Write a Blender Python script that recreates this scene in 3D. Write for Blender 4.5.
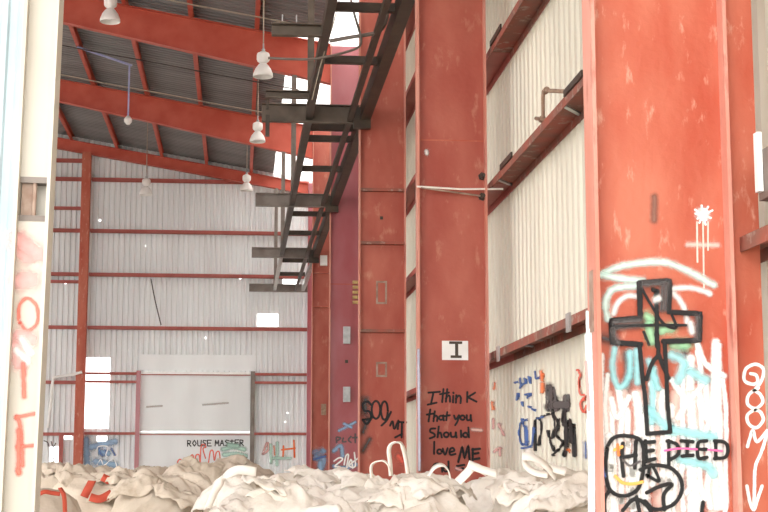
import bpy, bmesh, math, random
from mathutils import Vector, Matrix, noise
for o in list(bpy.data.objects): bpy.data.objects.remove(o)
S = bpy.context.scene
COL = S.collection
# ------------------------------------------------------------------ camera
CZ = 1.45                                   # eye height; all "rel" heights below are above the eye
FPX = 1480.0
YAW, PITCH = math.radians(5.53), math.radians(8.19)
FW = Vector((math.sin(YAW)*math.cos(PITCH), math.cos(YAW)*math.cos(PITCH), math.sin(PITCH)))
RT = Vector((math.cos(YAW), -math.sin(YAW), 0)); UP = RT.cross(FW)
cd = bpy.data.cameras.new('camera'); cam = bpy.data.objects.new('camera', cd); COL.objects.link(cam)
cd.sensor_width = 36; cd.lens = 36*FPX/768; cd.clip_end = 500
cam.matrix_world = Matrix((( RT.x, UP.x, -FW.x, 0), (RT.y, UP.y, -FW.y, 0), (RT.z, UP.z, -FW.z, CZ), (0, 0, 0, 1)))
S.camera = cam
# ------------------------------------------------------------------ world, light, exposure
W = bpy.data.worlds.new('sky'); S.world = W; W.use_nodes = True
bg = W.node_tree.nodes['Background']; bg.inputs[0].default_value = (1.0, 0.985, 0.96, 1); bg.inputs[1].default_value = 1.0
vs = S.view_settings; vs.view_transform = 'Standard'; vs.look = 'None'; vs.gamma = 1; vs.use_curve_mapping = False
vs.exposure = 2.6
S.cycles.max_bounces = 10; S.cycles.diffuse_bounces = 7; S.cycles.transparent_max_bounces = 24

def ray(px, py): return FW + RT*((px-384)/FPX) + UP*((256-py)/FPX)
def onY(px, py, Y):
    d = ray(px, py); t = Y/d.y; return Vector((d.x*t, Y, d.z*t + CZ))
def onX(px, py, X):
    d = ray(px, py); t = X/d.x; return Vector((X, d.y*t, d.z*t + CZ))
# ------------------------------------------------------------------ materials
def node(nt, t, **kw):
    n = nt.nodes.new(t)
    for k, v in kw.items(): setattr(n, k, v)
    return n
def base_mat(name, rough=.6, metal=0, spec=.4):
    m = bpy.data.materials.new(name); m.use_nodes = True; nt = m.node_tree
    b = nt.nodes['Principled BSDF']; b.inputs['Roughness'].default_value = rough
    b.inputs['Metallic'].default_value = metal; b.inputs['Specular IOR Level'].default_value = spec
    return m, nt, b
def c4(c): return (c[0], c[1], c[2], 1)
def mat(name, c1, c2, scale=3, rough=.6, metal=0, spec=.4, stretch=(1, 1, 1), lo=.35, hi=.65, spots=None, spot_lo=.62, spot_hi=.68,
        spot_scale=9, bump=0, bump_scale=40):
    """two-tone weathered surface: noise mixes c1 and c2, a finer noise adds worn spots"""
    m, nt, b = base_mat(name, rough, metal, spec)
    tc = node(nt, 'ShaderNodeTexCoord'); mp = node(nt, 'ShaderNodeMapping'); mp.inputs['Scale'].default_value = stretch
    geo = node(nt, 'ShaderNodeNewGeometry')
    nt.links.new(geo.outputs['Position'], mp.inputs[0])
    n1 = node(nt, 'ShaderNodeTexNoise'); n1.inputs['Scale'].default_value = scale; n1.inputs['Detail'].default_value = 5
    nt.links.new(mp.outputs[0], n1.inputs['Vector'])
    r = node(nt, 'ShaderNodeMapRange'); r.inputs[1].default_value = lo; r.inputs[2].default_value = hi
    nt.links.new(n1.outputs[0], r.inputs[0])
    mx = node(nt, 'ShaderNodeMix', data_type='RGBA'); mx.inputs['A'].default_value = c4(c1); mx.inputs['B'].default_value = c4(c2)
    nt.links.new(r.outputs[0], mx.inputs['Factor']); out = mx.outputs['Result']
    if spots:
        n2 = node(nt, 'ShaderNodeTexNoise'); n2.inputs['Scale'].default_value = spot_scale; n2.inputs['Detail'].default_value = 8; n2.inputs['Roughness'].default_value = .65
        nt.links.new(mp.outputs[0], n2.inputs['Vector'])
        r2 = node(nt, 'ShaderNodeMapRange'); r2.inputs[1].default_value = spot_lo; r2.inputs[2].default_value = spot_hi
        nt.links.new(n2.outputs[0], r2.inputs[0])
        m2 = node(nt, 'ShaderNodeMix', data_type='RGBA'); m2.inputs['B'].default_value = c4(spots)
        nt.links.new(r2.outputs[0], m2.inputs['Factor']); nt.links.new(out, m2.inputs['A']); out = m2.outputs['Result']
    nt.links.new(out, b.inputs['Base Color'])
    if bump:
        n3 = node(nt, 'ShaderNodeTexNoise'); n3.inputs['Scale'].default_value = bump_scale; n3.inputs['Detail'].default_value = 6
        nt.links.new(geo.outputs['Position'], n3.inputs['Vector'])
        bp = node(nt, 'ShaderNodeBump'); bp.inputs['Strength'].default_value = bump; bp.inputs['Distance'].default_value = .02
        nt.links.new(n3.outputs[0], bp.inputs['Height']); nt.links.new(bp.outputs[0], b.inputs['Normal'])
    return m
def paint_mat(name, col, edge=.75, thin=.0, grain=60):
    """spray paint: soft round edge from the stroke's UV, slightly broken by grain"""
    m, nt, b = base_mat(name, .55, 0, .3); b.inputs['Base Color'].default_value = c4(col)
    uv = node(nt, 'ShaderNodeUVMap'); uv.uv_map = 'stroke'
    ln = node(nt, 'ShaderNodeVectorMath', operation='LENGTH'); nt.links.new(uv.outputs[0], ln.inputs[0])
    geo = node(nt, 'ShaderNodeNewGeometry')
    ns = node(nt, 'ShaderNodeTexNoise'); ns.inputs['Scale'].default_value = grain; ns.inputs['Detail'].default_value = 3
    nt.links.new(geo.outputs['Position'], ns.inputs['Vector'])
    md = node(nt, 'ShaderNodeMath', operation='MULTIPLY_ADD'); md.inputs[1].default_value = .5; nt.links.new(ns.outputs[0], md.inputs[0])
    nt.links.new(ln.outputs['Value'], md.inputs[2])
    r = node(nt, 'ShaderNodeMapRange', interpolation_type='SMOOTHSTEP'); r.inputs[1].default_value = edge + .25; r.inputs[2].default_value = 1.25
    r.inputs[3].default_value = 1 - thin; r.inputs[4].default_value = 0
    nt.links.new(md.outputs[0], r.inputs[0]); nt.links.new(r.outputs[0], b.inputs['Alpha'])
    return m
M = {}
M['red'] = mat('red_oxide_paint', (.34, .062, .040), (.45, .125, .085), 3.5, .5, 0, .4, (1, 1, .45), .3, .7, spots=(.52, .22, .15), spot_lo=.57, spot_hi=.72, spot_scale=8, bump=.15, bump_scale=25)
M['red_worn'] = mat('worn_red_oxide_paint', (.40, .066, .032), (.51, .15, .09), 5, .5, 0, .35, (1, 1, .35), .3, .7, spots=(.64, .33, .24), spot_lo=.58, spot_hi=.72, spot_scale=16, bump=.2, bump_scale=30)
M['red_bounce_lit'] = mat('bounce_lit_roof_red', (.47, .075, .045), (.54, .11, .07), 3, .5, 0, .4)  # roof steel red raised in colour for light bounced up off the floor
M['red_pale'] = mat('chalky_faded_red_paint', (.56, .21, .15), (.62, .30, .24), 4, .6, 0, .3, (1, 1, .3), spots=(.40, .10, .07), spot_lo=.55, spot_hi=.7, spot_scale=8)
M['red_purple'] = mat('faded_purple_red_paint', (.33, .065, .075), (.38, .11, .13), 3, .3, 0, .6, (1, 1, .4))
M['red_dark'] = mat('dark_red_girt_paint', (.33, .07, .055), (.40, .10, .08), 3, .5)
M['girt_dust'] = mat('dusty_girt_steel', (.20, .10, .075), (.34, .09, .06), 4, .7, spots=(.4, .33, .28), spot_lo=.55, spot_hi=.7)
M['clad'] = mat('cream_wall_sheet', (.76, .73, .62), (.68, .65, .55), 1.5, .45, 0, .4, (1, 1, .25), spots=(.50, .46, .40), spot_lo=.68, spot_hi=.85, spot_scale=4)
M['roof'] = mat('grey_roof_sheet', (.225, .22, .22), (.17, .165, .17), 1.2, .5, 0, .4, (.3, 2, 1))
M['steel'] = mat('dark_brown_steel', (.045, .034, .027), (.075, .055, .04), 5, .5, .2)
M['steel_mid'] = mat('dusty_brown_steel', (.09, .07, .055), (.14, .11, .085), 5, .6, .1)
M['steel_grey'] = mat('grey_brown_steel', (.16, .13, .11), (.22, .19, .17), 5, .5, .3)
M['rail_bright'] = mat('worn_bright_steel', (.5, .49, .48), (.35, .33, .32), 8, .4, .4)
M['white'] = mat('white_enamel', (.88, .87, .85), (.80, .79, .77), 6, .3)
M['cream'] = mat('cream_column_paint', (.52, .49, .43), (.47, .43, .365), 3, .5, 0, .4, (1, 1, .3), spots=(.45, .38, .32), spot_lo=.68, spot_hi=.8, spot_scale=8)
M['blue_sheet'] = mat('pale_blue_sheet', (.36, .44, .47), (.42, .50, .53), 3, .5)
M['pipe'] = mat('rusty_pipe', (.28, .17, .11), (.38, .27, .2), 20, .6, .2)
M['wire'] = mat('dark_cable', (.06, .05, .05), (.09, .08, .08), 20, .6)
M['wire_light'] = mat('pale_cable', (.35, .30, .25), (.45, .38, .3), 20, .6)
M['blue_pipe'] = mat('blue_grey_conduit', (.33, .36, .62), (.42, .45, .70), 10, .4)
M['concrete'] = mat('concrete_floor', (.58, .55, .50), (.50, .47, .43), 1, .85, bump=.2)
M['dirt'] = mat('pale_gravel_ground', (.58, .55, .49), (.50, .47, .42), .5, .9)
M['rust'] = mat('rust_stain_metal', (.25, .15, .11), (.4, .3, .24), 12, .7)
M['galv'] = mat('galvanised_fitting', (.5, .52, .53), (.38, .39, .4), 15, .35, .5)
M['bag_white'] = mat('white_woven_fabric', (.80, .75, .69), (.72, .66, .58), 3, .8, 0, .2, spots=(.56, .47, .39), spot_lo=.66, spot_hi=.85, spot_scale=5, bump=.35, bump_scale=22)
M['bag_beige'] = mat('beige_woven_fabric', (.62, .54, .45), (.54, .46, .37), 3, .85, 0, .2, spots=(.33, .24, .17), spot_lo=.62, spot_hi=.8, spot_scale=5, bump=.35, bump_scale=22)
M['bag_tan'] = mat('tan_dusty_fabric', (.52, .44, .36), (.43, .36, .29), 3, .85, 0, .2, spots=(.25, .17, .12), spot_lo=.6, spot_hi=.8, spot_scale=5, bump=.35, bump_scale=22)
M['strap_white'] = mat('white_webbing', (.92, .88, .82), (.87, .82, .76), 12, .8)
M['strap_red'] = mat('red_webbing', (.55, .09, .05), (.46, .07, .04), 12, .8)
M['yellow'] = mat('yellow_insulator', (.55, .40, .15), (.45, .30, .12), 12, .5)
# translucent skylight sheet
m, nt, b = base_mat('translucent_roof_sheet', .5); out = nt.nodes['Material Output']
tr = node(nt, 'ShaderNodeBsdfTranslucent'); tr.inputs[0].default_value = (.85, .86, .84, 1)
b.inputs['Base Color'].default_value = (.8, .8, .78, 1); ms = node(nt, 'ShaderNodeMixShader'); ms.inputs[0].default_value = .65
nt.links.new(b.outputs[0], ms.inputs[1]); nt.links.new(tr.outputs[0], ms.inputs[2]); nt.links.new(ms.outputs[0], out.inputs[0]); M['skylight'] = m
# end wall sheet: rare rusted-through pinholes let the sky show
M['end_plain'] = mat('grey_white_sheet', (.84, .87, .88), (.77, .79, .80), 1.5, .4, 0, .4, (1, 1, .25), spots=(.6, .57, .54), spot_lo=.68, spot_hi=.85, spot_scale=4)
m = M['end_plain'].copy(); m.name = 'grey_white_end_sheet'; nt = m.node_tree; b = nt.nodes['Principled BSDF']
geo = node(nt, 'ShaderNodeNewGeometry'); vo = node(nt, 'ShaderNodeTexVoronoi'); vo.inputs['Scale'].default_value = 2.6
nt.links.new(geo.outputs['Position'], vo.inputs['Vector'])
lt = node(nt, 'ShaderNodeMath', operation='LESS_THAN'); lt.inputs[1].default_value = .075; nt.links.new(vo.outputs['Distance'], lt.inputs[0])
sp = node(nt, 'ShaderNodeSeparateColor'); nt.links.new(vo.outputs['Color'], sp.inputs[0])
gt = node(nt, 'ShaderNodeMath', operation='GREATER_THAN'); gt.inputs[1].default_value = .8; nt.links.new(sp.outputs[0], gt.inputs[0])
mu = node(nt, 'ShaderNodeMath', operation='MULTIPLY'); nt.links.new(lt.outputs[0], mu.inputs[0]); nt.links.new(gt.outputs[0], mu.inputs[1])
iv = node(nt, 'ShaderNodeMath', operation='SUBTRACT'); iv.inputs[0].default_value = 1; nt.links.new(mu.outputs[0], iv.inputs[1])
nt.links.new(iv.outputs[0], b.inputs['Alpha']); M['end_clad'] = m
PAINT = {'white': (.88, .88, .86), 'mint': (.64, .90, .84), 'black': (.012, .012, .013), 'teal': (.30, .66, .70), 'green': (.36, .70, .42), 'pink': (.75, .12, .32),
         'orange': (.85, .20, .05), 'blue': (.08, .16, .42), 'sky': (.30, .48, .70), 'red': (.78, .16, .11), 'amber': (.85, .42, .10), 'grey': (.10, .09, .09),
         'rose': (.80, .42, .40), 'rust': (.50, .46, .42), 'brown': (.25, .12, .09), 'peach': (.80, .55, .48), 'pale_blue': (.55, .63, .80), 'pale_green': (.45, .68, .58)}
for k, v in PAINT.items():
    M['p_'+k] = paint_mat('spray_'+k, v, .6); M['s_'+k] = paint_mat('soft_spray_'+k, v, -.2, .1, 40); M['d_'+k] = paint_mat('thin_spray_'+k, v, .2, .12, 90)
# ------------------------------------------------------------------ mesh helpers
class MB:
    def __init__(s): s.v = []; s.f = []; s.uv = None
    def box(s, a, b):
        x0, y0, z0 = a; x1, y1, z1 = b; n = len(s.v)
        s.v += [(x0, y0, z0), (x1, y0, z0), (x1, y1, z0), (x0, y1, z0), (x0, y0, z1), (x1, y0, z1), (x1, y1, z1), (x0, y1, z1)]
        s.f += [tuple(n+i for i in q) for q in ((3, 2, 1, 0), (4, 5, 6, 7), (0, 1, 5, 4), (1, 2, 6, 5), (2, 3, 7, 6), (3, 0, 4, 7))]
        return s
    def hexa(s, p8):
        n = len(s.v); s.v += [tuple(p) for p in p8]
        s.f += [tuple(n+i for i in q) for q in ((3, 2, 1, 0), (4, 5, 6, 7), (0, 1, 5, 4), (1, 2, 6, 5), (2, 3, 7, 6), (3, 0, 4, 7))]
        return s
    def bar(s, p, q, w, h):
        """rectangular bar from p to q, h measured as near vertical as possible"""
        p = Vector(p); q = Vector(q); d = (q-p).normalized(); r = d.cross(Vector((0, 0, 1)))
        r = r.normalized() if r.length > 1e-4 else Vector((1, 0, 0)); u = r.cross(d)
        c = [(-1, -1), (1, -1), (1, 1), (-1, 1)]
        return s.hexa([p + r*(a*w/2) + u*(b_*h/2) for a, b_ in c] + [q + r*(a*w/2) + u*(b_*h/2) for a, b_ in c])
    def tube(s, pts, r, seg=8, cap=True):
        pts = [Vector(p) for p in pts]; n0 = len(s.v); N = len(pts); ref = None
        for i, p in enumerate(pts):
            d = (pts[min(i+1, N-1)] - pts[max(i-1, 0)]).normalized()
            if ref is None: ref = d.orthogonal().normalized()
            ref = (ref - d*ref.dot(d)); ref = ref.normalized() if ref.length > 1e-5 else d.orthogonal().normalized()
            b_ = d.cross(ref)
            for k in range(seg):
                a = 2*math.pi*k/seg; s.v.append(tuple(p + ref*(math.cos(a)*r) + b_*(math.sin(a)*r)))
        for i in range(N-1):
            for k in range(seg):
                k2 = (k+1) % seg; a = n0+i*seg
                s.f.append((a+k, a+k2, a+seg+k2, a+seg+k))
        if cap: s.f.append(tuple(n0+k for k in range(seg))[::-1]); s.f.append(tuple(n0+(N-1)*seg+k for k in range(seg)))
        return s
    def lathe(s, prof, c, seg=24):
        n0 = len(s.v); n = len(prof)
        for r, z in prof:
            for k in range(seg):
                a = 2*math.pi*k/seg; s.v.append((c[0]+r*math.cos(a), c[1]+r*math.sin(a), c[2]+z))
        for i in range(n-1):
            for k in range(seg):
                k2 = (k+1) % seg; s.f.append((n0+i*seg+k, n0+i*seg+k2, n0+(i+1)*seg+k2, n0+(i+1)*seg+k))
        return s
    def build(s, name, mt, parent=None, smooth=False):
        me = bpy.data.meshes.new(name); me.from_pydata(s.v, [], s.f); me.update()
        me.materials.append(M[mt] if isinstance(mt, str) else mt)
        if s.uv:
            l = me.uv_layers.new(name='stroke')
            for lp in me.loops: l.data[lp.index].uv = s.uv[lp.vertex_index]
        if smooth:
            for p in me.polygons: p.use_smooth = True
        o = bpy.data.objects.new(name, me); COL.objects.link(o)
        if parent: 
            o.parent = parent; o.matrix_parent_inverse = parent.matrix_basis.inverted()
        return o
def tag(o, label=None, cat=None, group=None, kind=None):
    if label: o['label'] = label
    if cat: o['category'] = cat
    if group: o['group'] = group
    if kind: o['kind'] = kind
    return o
def empty(name, loc=(0, 0, 0), **kw):
    o = bpy.data.objects.new(name, None); COL.objects.link(o); o.location = loc; o.empty_display_size = .2
    return tag(o, **kw)
def dup(o, loc, parent):
    c = o.copy(); COL.objects.link(c); c.parent = parent; c.location = loc; return c
# ------------------------------------------------------------------ layout of the shed
YF = [5.98 + 6*i for i in range(6)]          # the six frames
XI, XW, XC = 1.42, 1.995, 2.24               # column inner edge, outer edge, wall sheet
GX = 2.04                                    # inner lip of the wall girts
XL = -20.3; XR = -9.0                        # left side, ridge
Y0 = -1.2; YE = 36.14                        # open end, end wall sheet plane
SL = .168
def roofz(x):                                # rafter top, rel + CZ
    return CZ + 7.385 - SL*((x if x >= XR else 2*XR - x) + .9)
PR, DR = .165, .036                          # right wall rib pitch / depth
PE, DE = .13, .055                            # end wall
def prof(u, p, d):
    t = (u/p) % 1.0
    if t < .42: return 0.
    if t < .54: return d*(t-.42)/.12
    if t < .88: return d
    return d*(1-(t-.88)/.12)
BR = (0, .42, .54, .88)
def rib_us(u0, u1, p):
    k0 = math.floor(u0/p) - 1; k1 = math.ceil(u1/p) + 1; us = [u0, u1]
    for k in range(k0, k1):
        for b_ in BR:
            u = (k+b_)*p
            if u0 < u < u1: us.append(u)
    return sorted(us)
# ---- floor and ground
fl = MB().box((XL, Y0, -.2), (XC+.15, YE+.2, 0)).build('floor', 'concrete'); tag(fl, 'dusty grey concrete floor slab of the shed', kind='structure')
gr = MB().box((-90, -70, -.4), (80, 120, -.21)).build('ground', 'dirt'); tag(gr, 'pale gravel ground outside the shed', kind='structure')
# ---- right wall
wr = empty('wall_right', (XC, 0, 0), label='cream ribbed metal wall with red girts behind the columns', kind='structure')
sw = PR*5
def right_sheet():
    mb = MB(); us = rib_us(0, sw+.0001, PR); zt = roofz(XC) + .1
    for z in (0, 2.2, 4.4, zt):
        for u in us: mb.v.append((XC + prof(u, PR, DR), u, z))
    n = len(us)
    for r in range(3):
        for i in range(n-1): mb.f.append((r*n+i, r*n+i+1, (r+1)*n+i+1, (r+1)*n+i))
    return mb
ky = math.ceil(Y0/sw); sh = right_sheet().build('cladding_sheet', 'clad', wr); base = sh.location.copy()
sh.location.y += ky*sw
i = ky+1
while (i+1)*sw <= YE:
    c = sh.copy(); COL.objects.link(c); c.location = base + Vector((0, i*sw, 0)); i += 1
MB_last = right_sheet()
def girt_profile(mb, y0, y1, x0, x1, z, t=.007, fl_=.062):
    mb.box((x0, y0, z-t), (x1, y1, z)); mb.box((x0, y0, z-fl_), (x0+t, y1, z-t)); mb.box((x1-t, y0, z-fl_), (x1, y1, z-t)); return mb
GZ = [.945, 2.36, 3.49, 4.74, 5.84]
for gi, g in enumerate(GZ):
    for fi in range(-1, 5):
        ya = YF[fi] + .004 if fi >= 0 else Y0+.2; yb = YF[fi+1] - .004 if fi < 4 else YF[5]-.02
        mt = 'girt_dust' if fi in (-1, 0) else 'red_dark'
        girt_profile(MB(), ya, yb, GX, XC-.002, g+CZ).build('girt', mt, wr)
# cleats and straps that show on the girts of the second bay
def gpart(name, mt, a, b_): return MB().box(a, b_).build(name, mt, wr)
for y, g in ((8.55, 2.36), (10.9, 2.36), (11.3, 3.49), (9.0, 3.49)):
    gpart('cleat_plate', 'steel', (GX-.014, y, g+CZ-.01), (GX-.001, y+.5, g+CZ+.032))
for y in (11.55, 9.0):
    gpart('hanging_strap', 'rail_bright', (GX-.012, y, .945+CZ-.1), (GX-.001, y+.11, .945+CZ+.02))
for y, g in ((9.2, 2.36), (10.9, .945), (11.7, 2.36)):
    mb = MB(); z = g+CZ-.008
    mb.hexa([(GX+.015, y, z-.012), (XC-.01, y+.25, z-.012), (XC-.01, y+.31, z-.012), (GX+.015, y+.06, z-.012),
             (GX+.015, y, z), (XC-.01, y+.25, z), (XC-.01, y+.31, z), (GX+.015, y+.06, z)]); mb.build('diagonal_brace', 'galv', wr)
# ---- end wall
wf = empty('wall_far', (-5, YE, 0), label='grey-white ribbed gable wall with red girts at the far end', kind='structure')
HOLES = [(-3.70, -3.13, .96, 2.66), (.40, .90, 3.45, 3.76), (1.0, 1.42, 4.44, 4.62), (-4.50, -4.27, -.3, .53), (-4.17, -3.99, .70, .80), (-3.40, -3.16, .66, .78),
         (-2.36, .24, -1.45, 2.26)]
ws = PE*6; x1 = XC; k = 0
while x1 > XL+.1:
    x0 = max(x1-ws, XL); us = rib_us(x0, x1, PE)
    for h in HOLES:
        for e in h[:2]:
            if x0 < e < x1: us.append(e)
    us = sorted(us)
    zs = sorted({0.0, 2.0, 4.0, 6.0} | {h[2]+CZ for h in HOLES if h[0] < x1 and h[1] > x0 and h[2]+CZ > .01} | {h[3]+CZ for h in HOLES if h[0] < x1 and h[1] > x0})
    mb = MB(); n = len(us)
    for z in zs:
        for u in us: mb.v.append((u, YE+.06-prof(u, PE, DE), z))
    for u in us: mb.v.append((u, YE+.06-prof(u, PE, DE), roofz(u)+.16))
    for r in range(len(zs)):
        zc = (zs[r] + (zs[r+1] if r+1 < len(zs) else zs[r]+1))/2 - CZ
        for i in range(n-1):
            uc = (us[i]+us[i+1])/2
            if any(h[0] < uc < h[1] and h[2] < zc < h[3] for h in HOLES): continue
            mb.f.append((r*n+i, r*n+i+1, (r+1)*n+i+1, (r+1)*n+i))
    mb.build('cladding_sheet', 'end_clad', wf); x1 = x0; k += 1
def egirt(xa, xb, z, h=.075, mt='red_dark'):
    mb = MB(); y1 = YE - .004; y0_ = y1-.16; t = .008
    mb.box((xa, y0_, z+CZ-t), (xb, y1, z+CZ)); mb.box((xa, y0_, z+CZ-h), (xb, y0_+t, z+CZ-t)); mb.box((xa, y1-t, z+CZ-h), (xb, y1, z+CZ-t))
    return mb.build('girt', mt, wf)
PX0, PX1 = -3.90, -3.69
for z in (7.04, 5.77, 4.70, 3.41): egirt(PX1+.004, 1.62, z)
for z in (7.50, 7.04, 6.31, 5.77, 4.70, 4.51, 3.41, 2.09, .86): egirt(-11, PX0-.004, z, .06 if z in (6.31, 4.51) else .075)
for z in (2.30, 2.10): egirt(PX1+.004, -2.47, z, .055); egirt(.35, 1.62, z, .055)
egirt(PX1+.004, -2.47, .87, .06); egirt(.35, 1.62, .87, .06)
mb = MB(); yp = YE-.175; zt = roofz(PX0)-.26
mb.box((PX0, yp-.2, 0), (PX1, yp-.188, zt)); mb.box((PX0, yp-.012, 0), (PX1, yp, zt)); mb.box((PX0+.1, yp-.188, 0), (PX0+.11, yp-.012, zt)); mb.build('gable_post', 'red_worn', wf)
mb = MB(); mb.box((-4.26, yp-.08, 0), (-4.16, yp, .86+CZ-.08)); mb.build('stub_post', 'red_dark', wf)
# ---- the sheeted-over doorway in the end wall
dr = empty('door_1', (-1.06, YE, 0), label='flat sheeted doorway with white rails in the far wall', kind='structure')
for x in (-2.44, .30):
    MB().box((x-.05, YE-.16, 0), (x+.05, YE+.01, 2.34+CZ)).build('jamb', 'red_purple' if x < 0 else 'steel_grey', dr)
nx = 8; wdt = (.245+2.385)/nx
for i in range(nx):
    a = -2.385+i*wdt
    for z0, z1 in ((0, .82+CZ), (.89+CZ, 2.25+CZ)):
        mb = MB(); mb.box((a, YE-.03-.003*(i % 2), z0), (a+wdt, YE-.018, z1))
        for q in range(1, 4): mb.box((a+q*wdt/4-.008, YE-.038, z0), (a+q*wdt/4+.008, YE-.03, z1))
        mb.build('door_sheet', 'end_plain', dr)
for i in range(nx): 
    a = -2.42+i*(2.76/nx); MB().box((a, YE-.02-.003*(i % 2), 2.36+CZ), (a+2.76/nx, YE-.008, 2.74+CZ)).build('header_sheet', 'end_plain', dr)
for z in (.855, 2.29):
    MB().box((-2.385, YE-.09, z+CZ-.025), (.245, YE-.02, z+CZ+.025)).build('rail', 'white', dr)
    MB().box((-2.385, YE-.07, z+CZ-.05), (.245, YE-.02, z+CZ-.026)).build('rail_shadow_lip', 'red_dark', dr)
# ---- left wall, out of view: upper sheets, left open below to let sky light in
wl = empty('wall_left', (XL, 0, 0), label='unseen left side of the shed, left open below a sheeted band for light', kind='structure')
LB = 5.0
us = rib_us(Y0, YE, .33); mb = MB(); n = len(us)
for z in (LB, roofz(XL)+.1):
    for u in us: mb.v.append((XL+prof(u, .33, .03), u, z))
for i in range(n-1): mb.f.append((i, i+1, n+i+1, n+i))
mb.build('upper_cladding', 'clad', wl)
for y in YF: MB().box((XL+.05, y-.1, 0), (XL+.5, y+.1, roofz(XL)-.3)).build('left_column', 'red', wl)
# ---- roof
ce = empty('ceiling', (-9, 17, roofz(XR)), label='sloping grey sheet roof with red purlins', kind='structure')
PZ = .15
px = [.19+1.09*2 - .1] + [.19 - 1.09*i for i in range(-1, 9)]
for x in px + [2*XR - q for q in px]:
    if abs(x-XR) < .3: continue
    mb = MB(); z = roofz(x)
    mb.box((x-.035, Y0+.1, z), (x-.028, YE-.02, z+PZ)); mb.box((x-.028, Y0+.1, z+PZ-.008), (x+.04, YE-.02, z+PZ)); mb.box((x-.028, Y0+.1, z), (x+.04, YE-.02, z+.008))
    mb.build('purlin', 'red_bounce_lit', ce)
RW = .8
def roof_sheet(xa, xb):
    mb = MB(); us = rib_us(0, RW, .16); n = len(us); 
    for x in (xa, xb):
        for u in us: mb.v.append((x, u, roofz(x)+PZ+.004+prof(u, .16, .025)))
    for i in range(n-1): mb.f.append((i, i+1, n+i+1, n+i))
    return mb
SKX = 1.25
full = roof_sheet(XR, XC+.3).build('roof_sheet', 'roof', ce); part = roof_sheet(XR, SKX).build('roof_sheet', 'roof', ce)
sky = roof_sheet(SKX, XC+.3).build('skylight_sheet', 'skylight', ce); left = roof_sheet(-12.5, XR).build('roof_sheet', 'roof', ce)
low = roof_sheet(XL-.3, -16.0).build('roof_sheet', 'roof', ce); lsky_added = roof_sheet(-16.0, -12.5).build('skylight_sheet', 'skylight', ce)  # unseen translucent strip on the left slope, added to brighten the far end
part2 = roof_sheet(XR, .75).build('roof_sheet', 'roof', ce); sky2 = roof_sheet(.75, XC+.3).build('skylight_sheet', 'skylight', ce)
b0 = full.location.copy(); n = int((YE+.1-Y0)/RW)
def put(src, i, used=set()):
    if src.name not in used: used.add(src.name); o = src
    else: o = src.copy(); COL.objects.link(o)
    o.location = b0 + Vector((0, Y0+i*RW, 0))
for i in range(n+1):
    y = Y0+(i+.5)*RW
    put(left, i); put(low, i); put(lsky_added, i)
    if y > YF[3]: put(part2, i); put(sky2, i)
    elif y > YF[1]: put(part, i); put(sky, i)
    else: put(full, i)
# ------------------------------------------------------------------ steel columns
HF = .078; TF = .016
def ibeam_column(i, mt, label, flange='red', xi=XI):
    y = YF[i]-.1; zt = roofz(XI)-.02
    t = empty('steel_column', (xi, y, 0), label=label, cat='column', group='deep red columns along the right wall')
    MB().box((xi+TF, y-.006, 0), (XW-TF, y+.006, zt)).build('web', mt, t)
    MB().box((xi, y-HF, 0), (xi+TF, y+HF, zt)).build('inner_flange', flange, t)
    MB().box((XW-TF, y-HF, 0), (XW, y+HF, zt)).build('outer_flange', flange, t)
    MB().box((xi-.05, y-HF-.05, 0), (XW+.0, y+HF+.05, .025)).build('base_plate', 'red', t)
    return t
LC = ['wide red column covered in white drips, with a black cross sprayed on it',
      'red column carrying the black handwriting "I think that you Should love ME"',
      'red column with horizontal stiffeners and slots, tagged with black bubble letters',
      'purplish red column with two small metal boxes on its web',
      'narrow-looking red column beside the far gable wall with a pale block on a ledge',
      'last red corner column standing against the far gable wall']
cols = [ibeam_column(i, ['red_worn', 'red', 'red', 'red_purple', 'red', 'red_purple'][i], LC[i], ['red_pale', 'red_pale', 'red_pale', 'red_pale', 'red_pale', 'red_purple'][i], 1.60 if i == 5 else XI) for i in range(6)]
WY = [y-.1-.006 for y in YF]                # front face of each web
def stiff(i, zrel, mt='red', name='stiffener', th=.02):
    return MB().box((XI+TF+.002, YF[i]-.1-HF+.004, zrel+CZ-th/2), (XW-TF-.002, WY[i]-.0005, zrel+CZ+th/2)).build(name, mt, cols[i])
for z in (3.40, 2.74, 1.66): stiff(2, z, 'girt_dust', th=.035)
stiff(4, 3.95, 'red'); stiff(4, 3.25, 'red_worn')
stiff(1, 5.4); stiff(0, 4.6)
# weld seams (a slight ridge)
for i, z in ((1, 2.69), (3, 2.98)): MB().box((XI+TF, WY[i]-.003, z+CZ-.006), (XW-TF, WY[i], z+CZ+.006)).build('weld_seam', 'red_worn', cols[i])
def webplate(i, px0, py0, px1, py1, name, mt, th=.012, off=0):
    a = onY(px0, py1, WY[i]); b_ = onY(px1, py0, WY[i])
    return MB().box((a.x, WY[i]-th-off, a.z), (b_.x, WY[i]-off-.0003, b_.z)).build(name, mt, cols[i])
def ring(i, px0, py0, px1, py1, name, mt, w=2.0):
    a = onY(px0, py1, WY[i]); b_ = onY(px1, py0, WY[i]); r = w*WY[i]/FPX; y0_, y1_ = WY[i]-.008, WY[i]-.0003; mb = MB()
    mb.box((a.x, y0_, a.z), (a.x+r, y1_, b_.z)); mb.box((b_.x-r, y0_, a.z), (b_.x, y1_, b_.z)); mb.box((a.x+r, y0_, a.z), (b_.x-r, y1_, a.z+r)); mb.box((a.x+r, y0_, b_.z-r), (b_.x-r, y1_, b_.z))
    return mb.build(name, mt, cols[i])
ring(2, 376, 281, 387, 304, 'welded_patch', 'rust'); ring(2, 376, 362, 387, 377, 'welded_patch', 'rust')
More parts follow.
